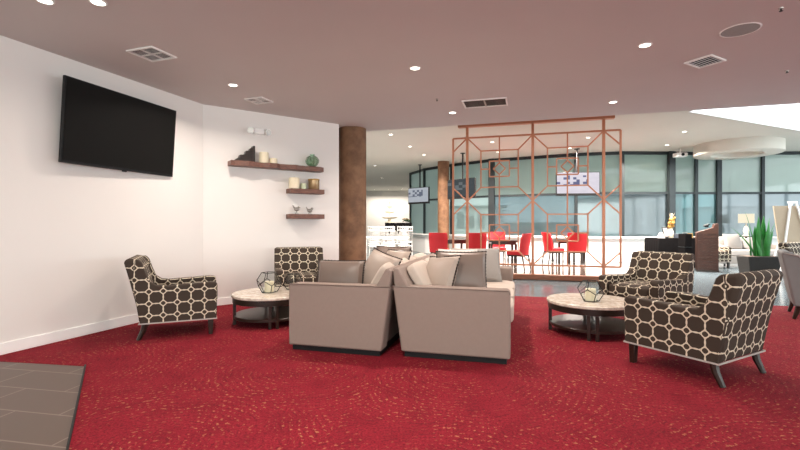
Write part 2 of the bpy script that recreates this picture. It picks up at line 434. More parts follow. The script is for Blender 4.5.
# round drum hanging under the far ceiling
dr = MB().lathe([(1.05, 3.5), (1.05, 3.2), (1.02, 3.18), (.62, 3.18), (.60, 3.2), (.60, 3.36), (0, 3.36)], (9.65, 12.6, 0), 64)
struct(dr.build('ceiling_drum', M['ceiling_far']))

# ------------------------------------------------------------------ columns
c1 = MB().lathe([(.25, 0), (.25, H1)], (-.865, 8.02, 0), 48); struct(c1.build('column', M['column']))
c2 = MB().lathe([(.21, 0), (.21, H2)], (1.60, 16.2, 0), 40); struct(c2.build('column', M['column']))

# ------------------------------------------------------------------ curved window wall
NODE = [(411, 19.8), (425, 18.2), (452, 16.9), (492, 15.6), (576, 14.3), (622, 13.96), (670, 14.0), (695.5, 14.1), (718, 14.1), (762, 14.0), (815, 13.95), (868, 13.7)]
WP = [((p - 400) / 440 * y, y) for p, y in NODE]
LOW = ['pane_mint', 'pane_mint', 'pane_mint', 'pane_blue', 'pane_blue', 'pane_sky', 'pane_teal', 'pane_teal', 'pane_sky', 'pane_sky', 'pane_sky']
THICK = {3: .20, 6: .20, 8: .14}
for i in range(len(WP) - 1):
    a, b = Vector((*WP[i], 0)), Vector((*WP[i + 1], 0)); d = b - a; L = d.length; rz = math.atan2(d.y, d.x)
    w = bpy.data.objects.new('window_%d' % (i + 1), None); COL.objects.link(w); struct(w); w.location = a; w.rotation_euler = (0, 0, rz)
    f = MB(); tw = THICK.get(i, .09)
    f.span((-tw / 2, -tw / 2 - .02, .79), (tw / 2, .08, H2))
    f.span((0, -.05, 2.15), (L, .06, 2.22)).span((0, -.05, H2 - .10), (L, .06, H2))
    if i == len(WP) - 2: f.span((L - .05, -.07, .79), (L + .05, .08, H2))
    f.build('frame', M['dark_frame'], w)
    MB().span((-.02, -.14, .74), (L + .02, .10, .80)).build('sill', M['white'], w, bevel=.01)
    MB().span((.03, -.006, .80), (L - .03, .006, 2.15)).build('lower_pane', M[LOW[i]], w)
    MB().span((.03, -.006, 2.22), (L - .03, .006, H2 - .1)).build('upper_pane', M['pane_shade'], w)
n = MB()
for i in range(len(WP) - 1):
    a, b = Vector((*WP[i], 0)), Vector((*WP[i + 1], 0)); d = (b - a).normalized(); q = Vector((-d.y, d.x, 0)) * .12
    n.prism([(a.x, a.y), (b.x, b.y), (b.x + q.x, b.y + q.y), (a.x + q.x, a.y + q.y)], 0, .76, 'z')
struct(n.build('wall_window', M['white']))
wall_run('wall_window_end', (.5, 19.8), (1.6, 30.5), 0, H2, M['wall_grey'], side=-1)
struct(MB().prism([(-40, 33), (60, 14.6), (60, 90), (-40, 90)], -.3, -.2, 'z').build('exterior_ground', plain('pale_paving', (.55, .56, .55), .8, var=.1, scale=1)))

# pale buildings across the street, seen through the glass
M['ext'] = plain('exterior_render', (.85, .86, .86), .8, var=.03); M['ext_dark'] = plain('exterior_window', (.12, .17, .19), .4)
for k, (x0, x1, y0, h) in enumerate([(15.0, 20.5, 32, 3.1), (23.0, 27.5, 32, 2.3), (2.0, 9.0, 38, 2.6)]):
    e = bpy.data.objects.new('exterior_building', None); COL.objects.link(e); struct(e); e.location = (x0, y0, -.2)
    MB().span((0, 0, 0), (x1 - x0, 5, h + .2)).build('wall', M['ext'], e)
    MB().span((-.2, -.2, h + .2), (x1 - x0 + .2, 5.2, h + .4)).build('roof', M['ext_dark'], e)
    n_ = int((x1 - x0) / .9)
    for q in range(n_): MB().span((.25 + .9 * q, -.03, 1.0), (.80 + .9 * q, .02, h - .5 + .3 * (q % 2))).build('window', M['ext_dark'], e)
struct(MB().span((9, 52, -.2), (60, 54, 1.4)).build('exterior_hedge', plain('hedge_green', (.06, .14, .13), .8, var=.3, scale=3)))

# ------------------------------------------------------------------ ceiling fittings
def ceil_at(px, py, h=H1):
    y = (h - 1.2) * 440 / (224 - py); return ((px - 400) / 440 * y, y, h)
LIGHT_N = []
def downlight(pos, label, watts=20, r=.056, group='recessed ceiling downlights', warm=(1, .88, .77)):
    if not LIGHT_N:
        t = thing('downlight', label, 'ceiling light', pos, 0, group)
        MB().lathe([(r * .8, 0), (r * .92, -.008), (r * 1.1, -.005), (r * 1.15, 0)], n=24).build('trim_ring', M['white_trim'], t)
        MB().lathe([(0, -.003), (r * .84, -.003), (r * .84, 0)], n=24).build('lens', M['lens'], t)
        LIGHT_N.append(t)
    else: t = dup(LIGHT_N[0], pos, 0, label); t['group'] = group
    l = bpy.data.lights.new('downlight_lamp', 'AREA'); l.shape = 'DISK'; l.size = .11; l.energy = watts; l.color = warm; l.spread = math.radians(150)
    lo = bpy.data.objects.new('downlight_lamp', l); COL.objects.link(lo); lo.location = (pos[0], pos[1], pos[2] - .014)
for px, py, lab in [
    (45, 0.5, 'recessed downlight at the top left edge, partly cut by the frame'),
    (98, 2, 'recessed downlight at the top edge above the wall television'),
    (233, 85, 'recessed downlight over the corner between television and shelves'),
    (415, 68, 'recessed downlight in the middle of the low ceiling, before the sofas'),
    (452.5, 112.5, 'recessed downlight by the ceiling step, left above the copper screen'),
    (613, 102, 'recessed downlight by the ceiling step, right above the copper screen'),
    (645, 45, 'recessed downlight left of the round ceiling speaker')]:
    downlight(ceil_at(px, py), lab, 5 if px < 100 else 30 if px < 300 else 38 if px < 460 else 26)
for k, (x, y) in enumerate([(-3.6, .6), (-.5, 1.9), (2.4, 1.2), (5.4, 1.6), (5.6, 4.3), (-4.0, -2.6), (0, -2.6), (4, -2.6), (8.4, 2.2), (8.4, -1.8)]):
    downlight((x, y, H1), 'recessed downlight in the low ceiling outside the photographed part', 60 if k == 1 else 3 if k in (0, 5) else 16, group='downlights out of view')
for px, py, lab in [
    (390.7, 134.4, 'far downlight in the cream ceiling nearest the brown column'),
    (410, 146.4, 'far downlight in the cream ceiling, between column and hanging televisions'),
    (424, 154.8, 'far downlight in front of the leftmost hanging television'),
    (375, 165.5, 'far downlight beside the brown column shaft, over the white chairs'),
    (382, 178, 'far small downlight above the cream tiered fountain'),
    (492.4, 142, 'far downlight seen through the left top of the copper screen'),
    (498, 152, 'far downlight seen through the left screen panel, beside its inner square'),
    (588, 137.5, 'far downlight seen through the right top of the copper screen'),
    (570, 148, 'far downlight above the bright hanging television'),
    (684.6, 131.6, 'far downlight below the left tip of the skylight'),
    (667, 145, 'far downlight beside the white projector at the windows'),
    (752.4, 139.6, 'far downlight above the white ceiling drum')]:
    downlight(ceil_at(px, py, H2), lab, 380 if px > 640 else 75 if px < 385 else 150 if px < 395 else 210 if px < 430 else 225, group='downlights in the far ceiling')
for px in (374, 388, 402): downlight(ceil_at(px, 189.5, H2), 'tiny farthest downlight in the row before the grey back wall', 55, group='farthest downlights')

def vent(px, py, w, d, rz, label, slats, dark=False):
    x, y, z = ceil_at(px, py); t = thing('ceiling_vent', label, 'air vent', (x, y, z), rz, 'ceiling air vents')
    f = MB(); b = .022
    for sx in (-1, 1): f.box((sx * (w / 2 - b / 2), 0, -.008), (b, d, .016))
    for sy in (-1, 1): f.box((0, sy * (d / 2 - b / 2), -.008), (w - 2 * b, b, .016))
    f.build('frame', M['white_trim'], t, bevel=.003)
    MB().box((0, 0, -.0015), (w - .02, d - .02, .003)).build('backing', M['black'], t)
    s = MB()
    if slats == 'four':
        s.box((0, 0, -.006), (w - .06, .014, .012)).box((0, 0, -.006), (.014, d - .06, .012))
        for q in range(4):
            cx, cy = (w / 4 - .01) * (1 if q in (0, 3) else -1), (d / 4 - .01) * (1 if q < 2 else -1)
            for k in range(5):
                o = (k - 2) / 5
                if q % 2: s.box((cx, cy + o * (d / 2 - .04), -.008), (w / 2 - .04, .009, .003), rx=.6)
                else: s.box((cx + o * (w / 2 - .04), cy, -.008), (.009, d / 2 - .04, .003), ry=.6)
    else:
        for k in range(slats): s.box((0, (k - (slats - 1) / 2) / slats * (d - .06), -.008), (w - .05, .010, .003), rx=.5)
        if dark: s.box((0, 0, -.008), (.02, d - .06, .012))
    s.build('slats', M['white_trim'] if not dark else M['silver'], t)
vent(152, 53.5, .34, .31, math.radians(-19), 'square four-way air vent in the ceiling above the wall television', 'four')
vent(259, 100, .29, .27, math.radians(-19), 'small square air vent above the emergency light', 'four')
vent(485, 102.5, .62, .40, math.radians(-16), 'dark wide air vent in the ceiling before the copper screen', 6, True)
vent(705, 61, .31, .27, math.radians(30), 'square air vent below the round ceiling speaker', 7)
x, y, z = ceil_at(740, 30)
sp = thing('ceiling_speaker', 'round flush ceiling speaker with grey grille, top right', 'speaker', (x, y, z))
MB().lathe([(.140, 0), (.143, -.006), (.152, -.004), (.154, 0)], n=40).build('rim', M['white_trim'], sp)
MB().lathe([(0, -.005), (.140, -.004), (.140, 0)], n=40).build('grille', M['steel_dark'], sp)
for px, py, lab in [(787, 70.5, 'small dark sprinkler head beside the square vent at right'), (437, 99, 'small sprinkler head near the downlight left of the screen'), (781, 8, 'small sprinkler head at the top right corner')]:
    x, y, z = ceil_at(px, py); s = thing('ceiling_sprinkler', lab, 'sprinkler', (x, y, z), 0, 'ceiling sprinklers')
    MB().lathe([(0, -.008), (.018, -.007), (.020, 0)], n=16).build('escutcheon', M['silver'], s)
    MB().cyl((0, 0, -.008), (0, 0, -.024), .006, n=10).cyl((0, 0, -.024), (0, 0, -.027), .014, n=12).build('deflector', M['black'], s)
# projector under the far ceiling
pr = thing('projector', 'small white box projector hanging at the top of the windows', 'projector', (8.53, 13.4, 3.24))
MB().box((0, 0, .06), (.32, .26, .12)).build('body', M['white'], pr, bevel=.02)
MB().cyl((0, -.13, .06), (0, -.15, .06), .045).build('lens', M['black'], pr)
MB().cyl((0, 0, .12), (0, 0, .26), .02).build('bracket', M['white_trim'], pr)

# ------------------------------------------------------------------ wall television
W1 = math.atan2(11.56, 4.02)                     # direction of wall_left
a, b = Vector((-3.37, 4.40)), Vector((-2.97, 5.80)); mid = (a + b) / 2; dd = (b - a).normalized()
tv = thing('television', 'large black flat television, switched off, hanging on the white left wall', 'television', (mid.x, mid.y, 2.255))
tv.rotation_euler = (0, 0, math.atan2(dd.y, dd.x))
TL, TH, TILT = 1.456, .87, math.radians(4)
def tilt(mb): mb._xf(mb.bm.verts, rx=TILT); return mb
tilt(MB().box((0, .018, 0), (TL, .035, TH)).box((0, .045, -.05), (TL * .6, .04, TH * .6))).build('housing', M['black'], tv, bevel=.004)
tilt(MB().box((0, -.002, .006), (TL - .03, .006, TH - .04))).build('screen', M['screen_off'], tv)
tilt(MB().box((0, .0, -TH / 2 - .006), (.05, .02, .02))).build('sensor', M['black'], tv, bevel=.003)
MB().box((0, .075, 0), (.35, .03, .3)).box((0, .05, .08), (.30, .05, .03)).box((0, .05, -.08), (.30, .05, .03)).build('wall_bracket', M['black'], tv)

# ------------------------------------------------------------------ emergency light and shelves on wall_corner
WD = (Vector(CC) - Vector(CB)).normalized(); RZ2 = math.atan2(WD.y, WD.x); WN = Vector((WD.y, -WD.x))
def on_wall(px, off=0.0):
    s = (px - 400) / 440; t = (s * CB[1] - CB[0]) / (WD.x - s * WD.y)
    p = Vector(CB) + WD * t + WN * off; return p, t
p, _ = on_wall(258); el = thing('emergency_light', 'white twin-head emergency light on the wall above the long shelf', 'emergency light', (p.x, p.y, 2.63), RZ2)
MB().box((0, -.03, 0), (.16, .06, .09)).build('housing', M['white'], el, bevel=.012)
for s in (-1, 1):
    h = MB(); h.cyl((s * .125, -.02, 0), (s * .14, -.09, -.01), .045, .05).box((s * .09, -.03, 0), (.05, .03, .03)); h = h.build('lamp_head', M['white_trim'], el)
    MB().cyl((s * .14, -.088, -.01), (s * .141, -.093, -.0105), .042).build('lens', M['silver'], h)
def shelf(px0, px1, z, th, dep, label, wavy=False):
    p0, t0 = on_wall(px0); p1, t1 = on_wall(px1); L = t1 - t0; m = (p0 + p1) / 2
    o = MB()
    if wavy:
        n = 24; fr = [(-L / 2 + L * i / n, -dep + .025 * math.sin(i * 1.1) + .012 * math.sin(i * 2.7)) for i in range(n + 1)]
        o.prism(fr + [(L / 2, 0), (-L / 2, 0)], 0, th, 'z')
    else: o.span((-L / 2, -dep, 0), (L / 2, 0, th))
    ob = o.build('floating_shelf', M['shelf_wood'], bevel=.006, loc=(m.x, m.y, z), rot=(0, 0, RZ2))
    return tag(ob, label, 'shelf', 'floating wall shelves')
ZS = (2.06, 1.69, 1.285)
shelf(227.5, 319.5, ZS[0], .075, .20, 'long wavy-edged brown floating shelf, highest of the three', True)
shelf(286, 319.5, ZS[1], .075, .20, 'short brown floating shelf with candles, middle of the three')
shelf(286, 319.5, ZS[2], .075, .20, 'short brown floating shelf with silver ornaments, lowest of the three')
def on_shelf(px, k, off=.10):
    p, _ = on_wall(px - 2.7, off); return (p.x, p.y, ZS[k] + .077)
def candle(name, pos, r, h, mat, label, cat='candle', group='candles on the wall shelves'):
    t = thing(name, label, cat, pos, 0, group)
    MB().lathe([(0, 0), (r, 0), (r, h - .006), (r - .006, h), (r * .6, h - .008), (0, h - .012)], n=28).build('wax', mat, t)
    MB().cyl((0, 0, h - .012), (.002, 0, h + .012), .0025, n=6).build('wick', M['black'], t); return t
candle('pillar_candle', on_shelf(264.5, 0), .070, .165, M['cream'], 'tall cream pillar candle on the long top shelf')
candle('pillar_candle', on_shelf(274, 0), .058, .085, M['cream'], 'short cream candle on the long top shelf')
candle('pillar_candle', on_shelf(294.5, 1), .082, .175, M['cream'], 'wide cream pillar candle on the middle shelf')
candle('pillar_candle', on_shelf(303.8, 1), .045, .09, M['green_wax'], 'small pale green candle on the middle shelf')
j = thing('jar', 'amber brown glass jar with metal rim on the middle shelf', 'jar', on_shelf(314, 1), 0)
MB().lathe([(0, 0), (.085, 0), (.09, .01), (.09, .165), (.082, .165), (.082, .012), (0, .012)], n=32).build('body', M['brass'], j)
MB().lathe([(.092, .15), (.096, .155), (.096, .168), (.088, .172), (.083, .168)], n=32).build('rim', M['gold'], j)
gv = thing('glass_vase', 'round green glass float with a short neck on the top shelf', 'vase', on_shelf(312.5, 0))
MB().lathe([(0, .0), (.04, 0), (.085, .035), (.108, .09), (.085, .15), (.045, .178), (.04, .21), (.034, .21), (.038, .175), (.078, .147), (.1, .09), (.08, .04), (0, .008)], n=36).build('bowl', M['green_glass'], gv)
net = MB()
for k in range(6):
    an = k * PI / 6; pts = [(math.cos(an) * .110 * math.cos(q * 2 * PI / 24), math.sin(an) * .110 * math.cos(q * 2 * PI / 24), .097 + .090 * math.sin(q * 2 * PI / 24)) for q in range(24)]
    net.tube(pts, .003, 5, True)
net.build('cord_net', M['cord'], gv)
# carved dark ornament rising in steps, leaning box behind it
oc = thing('carved_bookend', 'dark brown stepped carved ornament at the left end of the top shelf', 'ornament', on_shelf(248, 0, .11), RZ2)
MB().prism([(-.20, 0), (-.17, .03), (-.13, .05), (-.12, .09), (-.05, .10), (-.035, .155), (.02, .165), (.03, .20), (.1, .225), (.1, 0)], -.045, .045, 'y').build('carving', M['dark_wood'], oc, bevel=.006)
MB().box((.085, 0, .12), (.03, .11, .24)).build('upright', M['dark_wood'], oc, bevel=.004)
for px, nm, lab, h in [(297, 'figurine', 'silver bird figurine on the lowest shelf, left one', .15), (310, 'figurine', 'silver bird figurine on the lowest shelf, right one', .11)]:
    t = thing(nm, lab, 'figurine', on_shelf(px, 2), RZ2 + .4, 'silver figurines')
    MB().lathe([(0, 0), (.03, 0), (.03, .012), (.01, .02), (.008, .05), (0, .05)], n=16).build('stand', M['silver'], t)
    b_ = MB().ball((0, 0, h * .5), .045, 2, (1.25, .7, .7)).ball((.05, 0, h * .5 + .035), .022, 2); b_.cyl((.065, 0, h * .5 + .035), (.09, 0, h * .5 + .03), .007, .001, 8)
    b_.cyl((-.04, 0, h * .5 + .01), (-.085, 0, h * .5 + .06), .016, .006, 8); b_.build('bird', M['silver'], t)

# ------------------------------------------------------------------ ring-patterned armchairs
def make_armchair():
    t = thing('armchair', '', 'armchair', (0, 0, 0), 0, 'ring-patterned armchairs')
    R = M['rings']
    back = [(.20, .17), (.335, .17), (.36, .35), (.415, .60), (.465, .80), (.46, .835), (.425, .845), (.36, .835), (.325, .78), (.25, .50)]
    for s in (-1, 1):
        arm = [(-.365, .17), (-.375, .54), (-.355, .565), (-.30, .568), (.10, .548), (.19, .558), (.245, .60), (.28, .69), (.315, .80), (.345, .832), (.37, .835), (.40, .60), (.325, .17)]
        MB().prism(arm, s * .245, s * .345).build('arm', R, t, bevel=.022, seg=3, uv=True)
    MB().prism(back, -.335, .335).build('backrest', R, t, bevel=.03, seg=3, uv=True)
    MB().span((-.25, -.36, .17), (.25, .25, .33)).build('seat_base', R, t, bevel=.015, uv=True)
    MB().puff((0, -.07, .40), (.49, .62, .15), .015, 8).build('seat_cushion', R, t, uv=True)
    tr = MB()
    tr.box((0, .337, .172), (.70, .008, .012)).box((0, -.366, .172), (.70, .008, .012))
    for s in (-1, 1): tr.box((s * .347, -.015, .172), (.008, .705, .012))
    tr.build('welt', M['grey_lining'], t)
    for sx in (-1, 1):
        MB().prism([(-.335, .175), (-.28, .175), (-.29, 0), (-.328, 0)], sx * .335, sx * .285).build('leg', M['dark_wood'], t, bevel=.004)
        MB().tube([(sx * .305, .285, .18), (sx * .305, .30, .10), (sx * .305, .345, 0)], [.031, .027, .020], 8).build('leg', M['dark_wood'], t)
    t.scale = (1.05, 1.05, 1.0)
    return t
AC = make_armchair()
AC.location = (2.47, 3.70, 0); AC.rotation_euler = (0, 0, face(-.49, .87)); AC['label'] = 'ring-patterned armchair in the front right, its back turned to us'
# legs of the front chair sit near (2.02,3.88) (2.39,3.34) (2.92,3.58)
dup(AC, (-2.50, 4.98, 0), face(.90, .40), 'ring-patterned armchair under the wall television, seen from its side')
dup(AC, (-1.44, 6.40, 0), face(.30, -.95), 'ring-patterned armchair behind the left round table, facing us')
dup(AC, (2.99, 5.37, 0), face(-.85, -.53), 'ring-patterned armchair behind the right round table, facing left')
dup(AC, (8.56, 12.24, 0), face(.2, -1), 'ring-patterned armchair far back, mostly hidden behind the brown podium')
dup(AC, (7.80, 8.2, 0), face(.5, -1), 'ring-patterned armchair behind the grey armchair, below the easel')

# grey armchair at the right edge
g = thing('armchair', 'grey velvet armchair with swooping arms at the right edge', 'armchair', (5.42, 5.60, 0), face(.80, -.60))
GP = [(-.36, .17), (-.37, .52), (-.33, .57), (-.18, .575), (-.02, .585), (.08, .61), (.16, .66), (.23, .735), (.29, .81), (.44, .845), (.455, .82), (.36, .35), (.33, .17)]
for s in (-1, 1):
    MB().prism(GP, s * .27, s * .36).build('arm', M['grey_velvet'], g, bevel=.015)
    st = MB(); st.tube([(s * .365, p[0] * .985 + .005, p[1] - .012) for p in GP[1:10]], .006, 6); st.build('nailhead_trim', M['silver'], g)
MB().prism([(.20, .17), (.335, .17), (.455, .82), (.44, .85), (.36, .85), (.26, .5)], -.34, .34).build('backrest', M['grey_velvet'], g, bevel=.02)
MB().puff((0, .245, .60), (.52, .06, .40), .01, 8, 6, rx=-.2).build('back_cushion', M['grey_lining'], g)
MB().span((-.28, -.35, .17), (.28, .25, .33)).build('seat_base', M['grey_velvet'], g, bevel=.015)
MB().puff((0, -.07, .40), (.54, .60, .15), .015, 8).build('seat_cushion', M['grey_lining'], g)
for sx in (-1, 1):
    MB().prism([(-.335, .175), (-.28, .175), (-.29, 0), (-.328, 0)], sx * .335, sx * .285).build('leg', M['dark_wood'], g, bevel=.004)
    MB().tube([(sx * .30, .285, .18), (sx * .30, .30, .10), (sx * .30, .33, 0)], [.031, .027, .020], 8).build('leg', M['dark_wood'], g)

# ------------------------------------------------------------------ sofas, back to back (front = local -Y, length along X)
def make_sofa(mirror):
    t = thing('sofa', '', 'sofa', (0, 0, 0), 0, 'sofas standing back to back')
    LN = 2.25; h = LN / 2
    MB().span((-h + .03, -.44, 0), (h - .03, .46, .055)).build('plinth', M['black'], t)
    MB().span((-h + .17, -.45, .05), (h - .17, .45, .30)).build('base', M['sofa'], t, bevel=.012)
    arm = [(-.47, .05), (-.472, .30), (-.47, .60), (-.455, .63), (.565, .635), (.56, .60), (.485, .05)]
    for s in (-1, 1):
        ar = MB().prism(arm, s * h, s * (h - .19)).build('arm', M['sofa'], t, bevel=.018, seg=3)
        MB().tube([(s * h, p[0], p[1]) for p in arm[2:6]], .006, 6).build('piping', M['satin'], ar)
    bk = [(.28, .28), (.475, .28), (.56, .66), (.57, .77), (.55, .80), (.52, .795), (.34, .50)]
    MB().prism(bk, -h + .02, h - .02).build('backrest', M['sofa'], t, bevel=.018, seg=3)
    for k in range(3):
        w = (LN - .38) / 3
        MB().puff((-h + .19 + w * (k + .5), -.08, .385), (w - .006, .83, .17), .018, 9).build('seat_cushion', M['sofa_top'], t)
    for k in range(3):
        w = (LN - .38) / 3
        MB().puff((-h + .19 + w * (k + .5), .375, .655), (w - .01, .10, .36), .02, 6, rx=-.56).build('back_cushion', M['sofa_top'], t)
    return t
SD = Vector((.259, .966)); SW = Vector((.966, -.259))
def sofa_pt(corner, w, d): p = Vector(corner) + SW * w + SD * d; return p
cA, cB = (-1.045, 4.19), (-.005, 3.97)
S1 = make_sofa(0); p = sofa_pt(cA, .437, 1.125); S1.location = (p.x, p.y, 0); S1.rotation_euler = (0, 0, face(-SW.x, -SW.y)); S1.scale = (1, .97, 1); S1['label'] = 'long taupe sofa facing left towards the patterned armchairs and left table'
p = sofa_pt(cB, .50, 1.125); S2 = dup(S1, (p.x, p.y, 0), face(SW.x, SW.y), 'long taupe sofa facing right towards the right round table'); S2.scale = (1, 1, 1)

def pillow(pos, w, h, t, rz, lean, mat, label, studs=True, name='throw_pillow', roll=0):
    pos = (pos[0], pos[1], pos[2] + abs(math.sin(roll)) * w * .12)
    o = MB().pillow(w, h, t).build(name, mat, loc=pos, rot=(lean, roll, rz)); tag(o, label, 'pillow', 'throw pillows on the sofas')
    if studs:
        tr = MB(); pts = []
        for i in range(56):
            k = i / 14; sd = int(k); f = (k - sd) * 2 - 1
            u, v = [(f, -1), (1, f), (-f, 1), (-1, -f)][sd]
            pts.append((w / 2 * u * (1 - .05 * (1 - v * v)), 0, h / 2 * v * (1 - .05 * (1 - u * u)) + h / 2))
        tr.tube(pts, .006, 6, True)
        tr.build('piping', M['silver'], o)
        tr = MB()
        tr.tube(pts, .0065, 6, True)
        for q in pts: tr.ball(q, .0105, 1)
        tr.build('whip_stitching', M['dark_wood'], o)
    return o
SZ = .475
def on_sofa(corner, w, d): p = sofa_pt(corner, w, d); return (p.x, p.y, SZ)
R15 = math.radians(-15)
pillow(on_sofa(cA, .33, .40), .50, .36, .17, R15 + .1, -.25, M['satin'], 'brown satin lumbar pillow behind the left sofa\'s near arm')
pillow(on_sofa(cA, .62, .46), .47, .46, .17, R15 - .62, -.42, M['satin_pale'], 'champagne satin pillow with studded edge leaning on the left sofa\'s back', roll=.20)
pillow(on_sofa(cA, .64, 1.05), .46, .46, .16, R15 - .7, -.42, M['satin_pale'], 'champagne pillow half way along the left sofa, behind another pillow')
pillow(on_sofa(cA, .50, 1.72), .48, .44, .16, R15 - .1, -.2, M['satin'], 'brown pillow at the far end of the left sofa')
pillow(on_sofa(cB, .25, .36), .42, .44, .16, R15 - .62, -.42, M['satin_pale'], 'champagne satin pillow with studded edge, near end of the right sofa', roll=-.08)
pillow(on_sofa(cB, .50, .52), .50, .46, .18, R15 + .22, -.22, M['satin'], 'large brown satin pillow with studded edge on the right sofa')
pillow(on_sofa(cB, .40, 1.00), .44, .46, .17, R15 + .2, -.25, M['fluffy'], 'white fluffy pillow behind the large brown pillow', False)
pillow(on_sofa(cB, .55, 1.66), .62, .46, .20, R15 + .25, -.42, M['grey_fabric'], 'big pale grey pillow at the far end of the right sofa', False)

# ------------------------------------------------------------------ round coffee tables
def make_table():
    t = thing('coffee_table', '', 'coffee table', (0, 0, 0), 0, 'round coffee tables')
    MB().lathe([(0, .325), (.455, .325), (.462, .332), (.462, .352), (.455, .36), (0, .36)], n=64).build('marble_top', M['marble'], t)
    MB().lathe([(.40, .325), (.45, .325), (.45, .262), (.44, .258), (.41, .258), (.40, .265)], n=64).build('apron', M['dark_wood'], t)
    MB().lathe([(0, .075), (.43, .075), (.435, .08), (.435, .105), (.43, .11), (0, .11)], n=64).build('lower_shelf', M['dark_wood'], t)
    for k in range(4):
        for s in (-1, 1):
            an = k * PI / 2 + s * .095; x, y = .425 * math.cos(an), .425 * math.sin(an)
            MB().box((x, y, .14), (.034, .034, .28), rz=an).build('leg', M['dark_wood'], t, bevel=.003)
    return t
TB = make_table(); TB.location = (2.12, 4.90, 0); TB.rotation_euler = (0, 0, math.radians(-20)); TB['label'] = 'round marble-topped coffee table before the right pair of armchairs'
dup(TB, (-1.59, 5.43, 0), math.radians(20), 'round marble-topped coffee table between the left armchairs and left sofa')

def terrarium(pos, R, rz, label):
    ph = (1 + 5 ** .5) / 2; V = []
    for a_ in (-1, 1):
        for b_ in (-1, 1):
            V += [(a_, b_, c_) for c_ in (-1, 1)]; V += [(0, a_ / ph, b_ * ph), (a_ / ph, b_ * ph, 0), (b_ * ph, 0, a_ / ph)]
    bm = bmesh.new(); vs = [bm.verts.new(Vector(v)) for v in V]
    bmesh.ops.convex_hull(bm, input=vs); bmesh.ops.dissolve_limit(bm, angle_limit=.05, verts=bm.verts[:], edges=bm.edges[:])
    f0 = min(bm.faces, key=lambda f: f.calc_center_median().z); bm.normal_update()
    q = f0.normal.rotation_difference(Vector((0, 0, -1))).to_matrix().to_4x4()
    bmesh.ops.transform(bm, matrix=Matrix.Scale(R / 3 ** .5, 4) @ q, verts=bm.verts[:])
    zmin = min(v.co.z for v in bm.verts)
    for v in bm.verts: v.co.z -= zmin - .004
    t = thing('glass_lantern', label, 'candle lantern', pos, rz, 'faceted glass candle lanterns')
    fr = MB()
    for e in bm.edges: fr.cyl(e.verts[0].co, e.verts[1].co, .0045, n=6)
    fr.build('wire_frame', M['black'], t)
    top = max(bm.faces, key=lambda f: f.calc_center_median().z); bmesh.ops.delete(bm, geom=[top], context='FACES_ONLY')
    g_ = MB(); g_.bm.free(); g_.bm = bm; g_.build('glass_panes', M['glass'], t, angle=5)
terrarium((2.08, 4.80, .36), .135, .3, 'faceted glass lantern on the right round table')
candle('pillar_candle', (2.08, 4.80, .366), .055, .13, M['cream'], 'cream pillar candle inside the right table\'s glass lantern', group='candles in lanterns')
terrarium((-1.61, 5.42, .36), .15, .8, 'faceted glass lantern on the left round table, candle inside')
candle('pillar_candle', (-1.61, 5.42, .366), .055, .13, M['cream'], 'cream pillar candle inside the left table\'s glass lantern', group='candles in lanterns')
terrarium((-1.38, 5.66, .36), .12, .2, 'smaller glass lantern behind the candle lantern on the left table')

# ------------------------------------------------------------------ copper lattice screen
sc = thing('lattice_screen', 'tall copper lattice room divider with geometric squares and diamonds', 'room divider', (2.88, 9.55, 0), math.radians(-16))
C = M['copper']; ZB, ZM, ZT = .31, 1.71, 3.14; XP = 1.414; XE = 1.735
MB().span((-1.66, -.07, 0), (1.60, .07, .11)).build('base_beam', M['base_wood'], sc, bevel=.01)
MB().span((-1.62, -.07, 3.38), (1.62, .07, 3.46)).build('top_beam', C, sc, bevel=.006)
MB().span((-1.62, -.02, 3.46), (1.62, .02, 3.5)).build('ceiling_plate', C, sc)
for x in (-XP, 0, XP): MB().span((x - .028, -.03, .10), (x + .028, .03, 3.39)).build('post', C, sc, bevel=.004)
for x in (-XE, XE): MB().span((x - .02, -.02, ZB), (x + .02, .02, ZT)).build('edge_stile', C, sc)
for z in (ZB, ZT): MB().span((-XE, -.018, z - .018), (XE, .018, z + .018)).build('rail', C, sc)
W = .028
for x0, x1 in ((-XP, 0), (0, XP)):
    cx = (x0 + x1) / 2
    for z0, z1 in ((ZB, ZM), (ZM, ZT)):
        L = x1 - x0; k = .215; a0, a1, b0, b1 = x0 + k * L, x1 - k * L, z0 + k * (z1 - z0), z1 - k * (z1 - z0); cz = (z0 + z1) / 2
        m = MB()
        for p, q in [((a0, b0), (a1, b0)), ((a1, b0), (a1, b1)), ((a1, b1), (a0, b1)), ((a0, b1), (a0, b0)),
                     ((x0, z0), (a0, b0)), ((x1, z0), (a1, b0)), ((x0, z1), (a0, b1)), ((x1, z1), (a1, b1)),
                     ((cx, z0), (cx, cz - .13)), ((cx, cz + .13), (cx, z1))]: m.bar((p[0], 0, p[1]), (q[0], 0, q[1]), W)
        s = .215
        for p, q in [((-s, -s * .8), (s, -s * .8)), ((s, -s * .8), (s, s * .8)), ((s, s * .8), (-s, s * .8)), ((-s, s * .8), (-s, -s * .8))]:
            m.bar((cx + p[0], 0, cz + p[1]), (cx + q[0], 0, cz + q[1]), W)
        for sx in (-1, 1): m.bar((cx + sx * s, 0, cz), (a0 if sx < 0 else a1, 0, cz), W)
        r = .13
        for p, q in [((0, r), (r, 0)), ((r, 0), (0, -r)), ((0, -r), (-r, 0)), ((-r, 0), (0, r))]: m.bar((cx + p[0], 0, cz + p[1]), (cx + q[0], 0, cz + q[1]), W)
        m.build('lattice_panel', C, sc)
for s in (-1, 1):
    e = XE - XP
    for z, dz in ((ZB, 1), (ZM, 1), (ZM, -1), (ZT, -1)): MB().bar((s * XP, 0, z), (s * XE, 0, z + dz * e * .95), W).build('side_brace', C, sc)

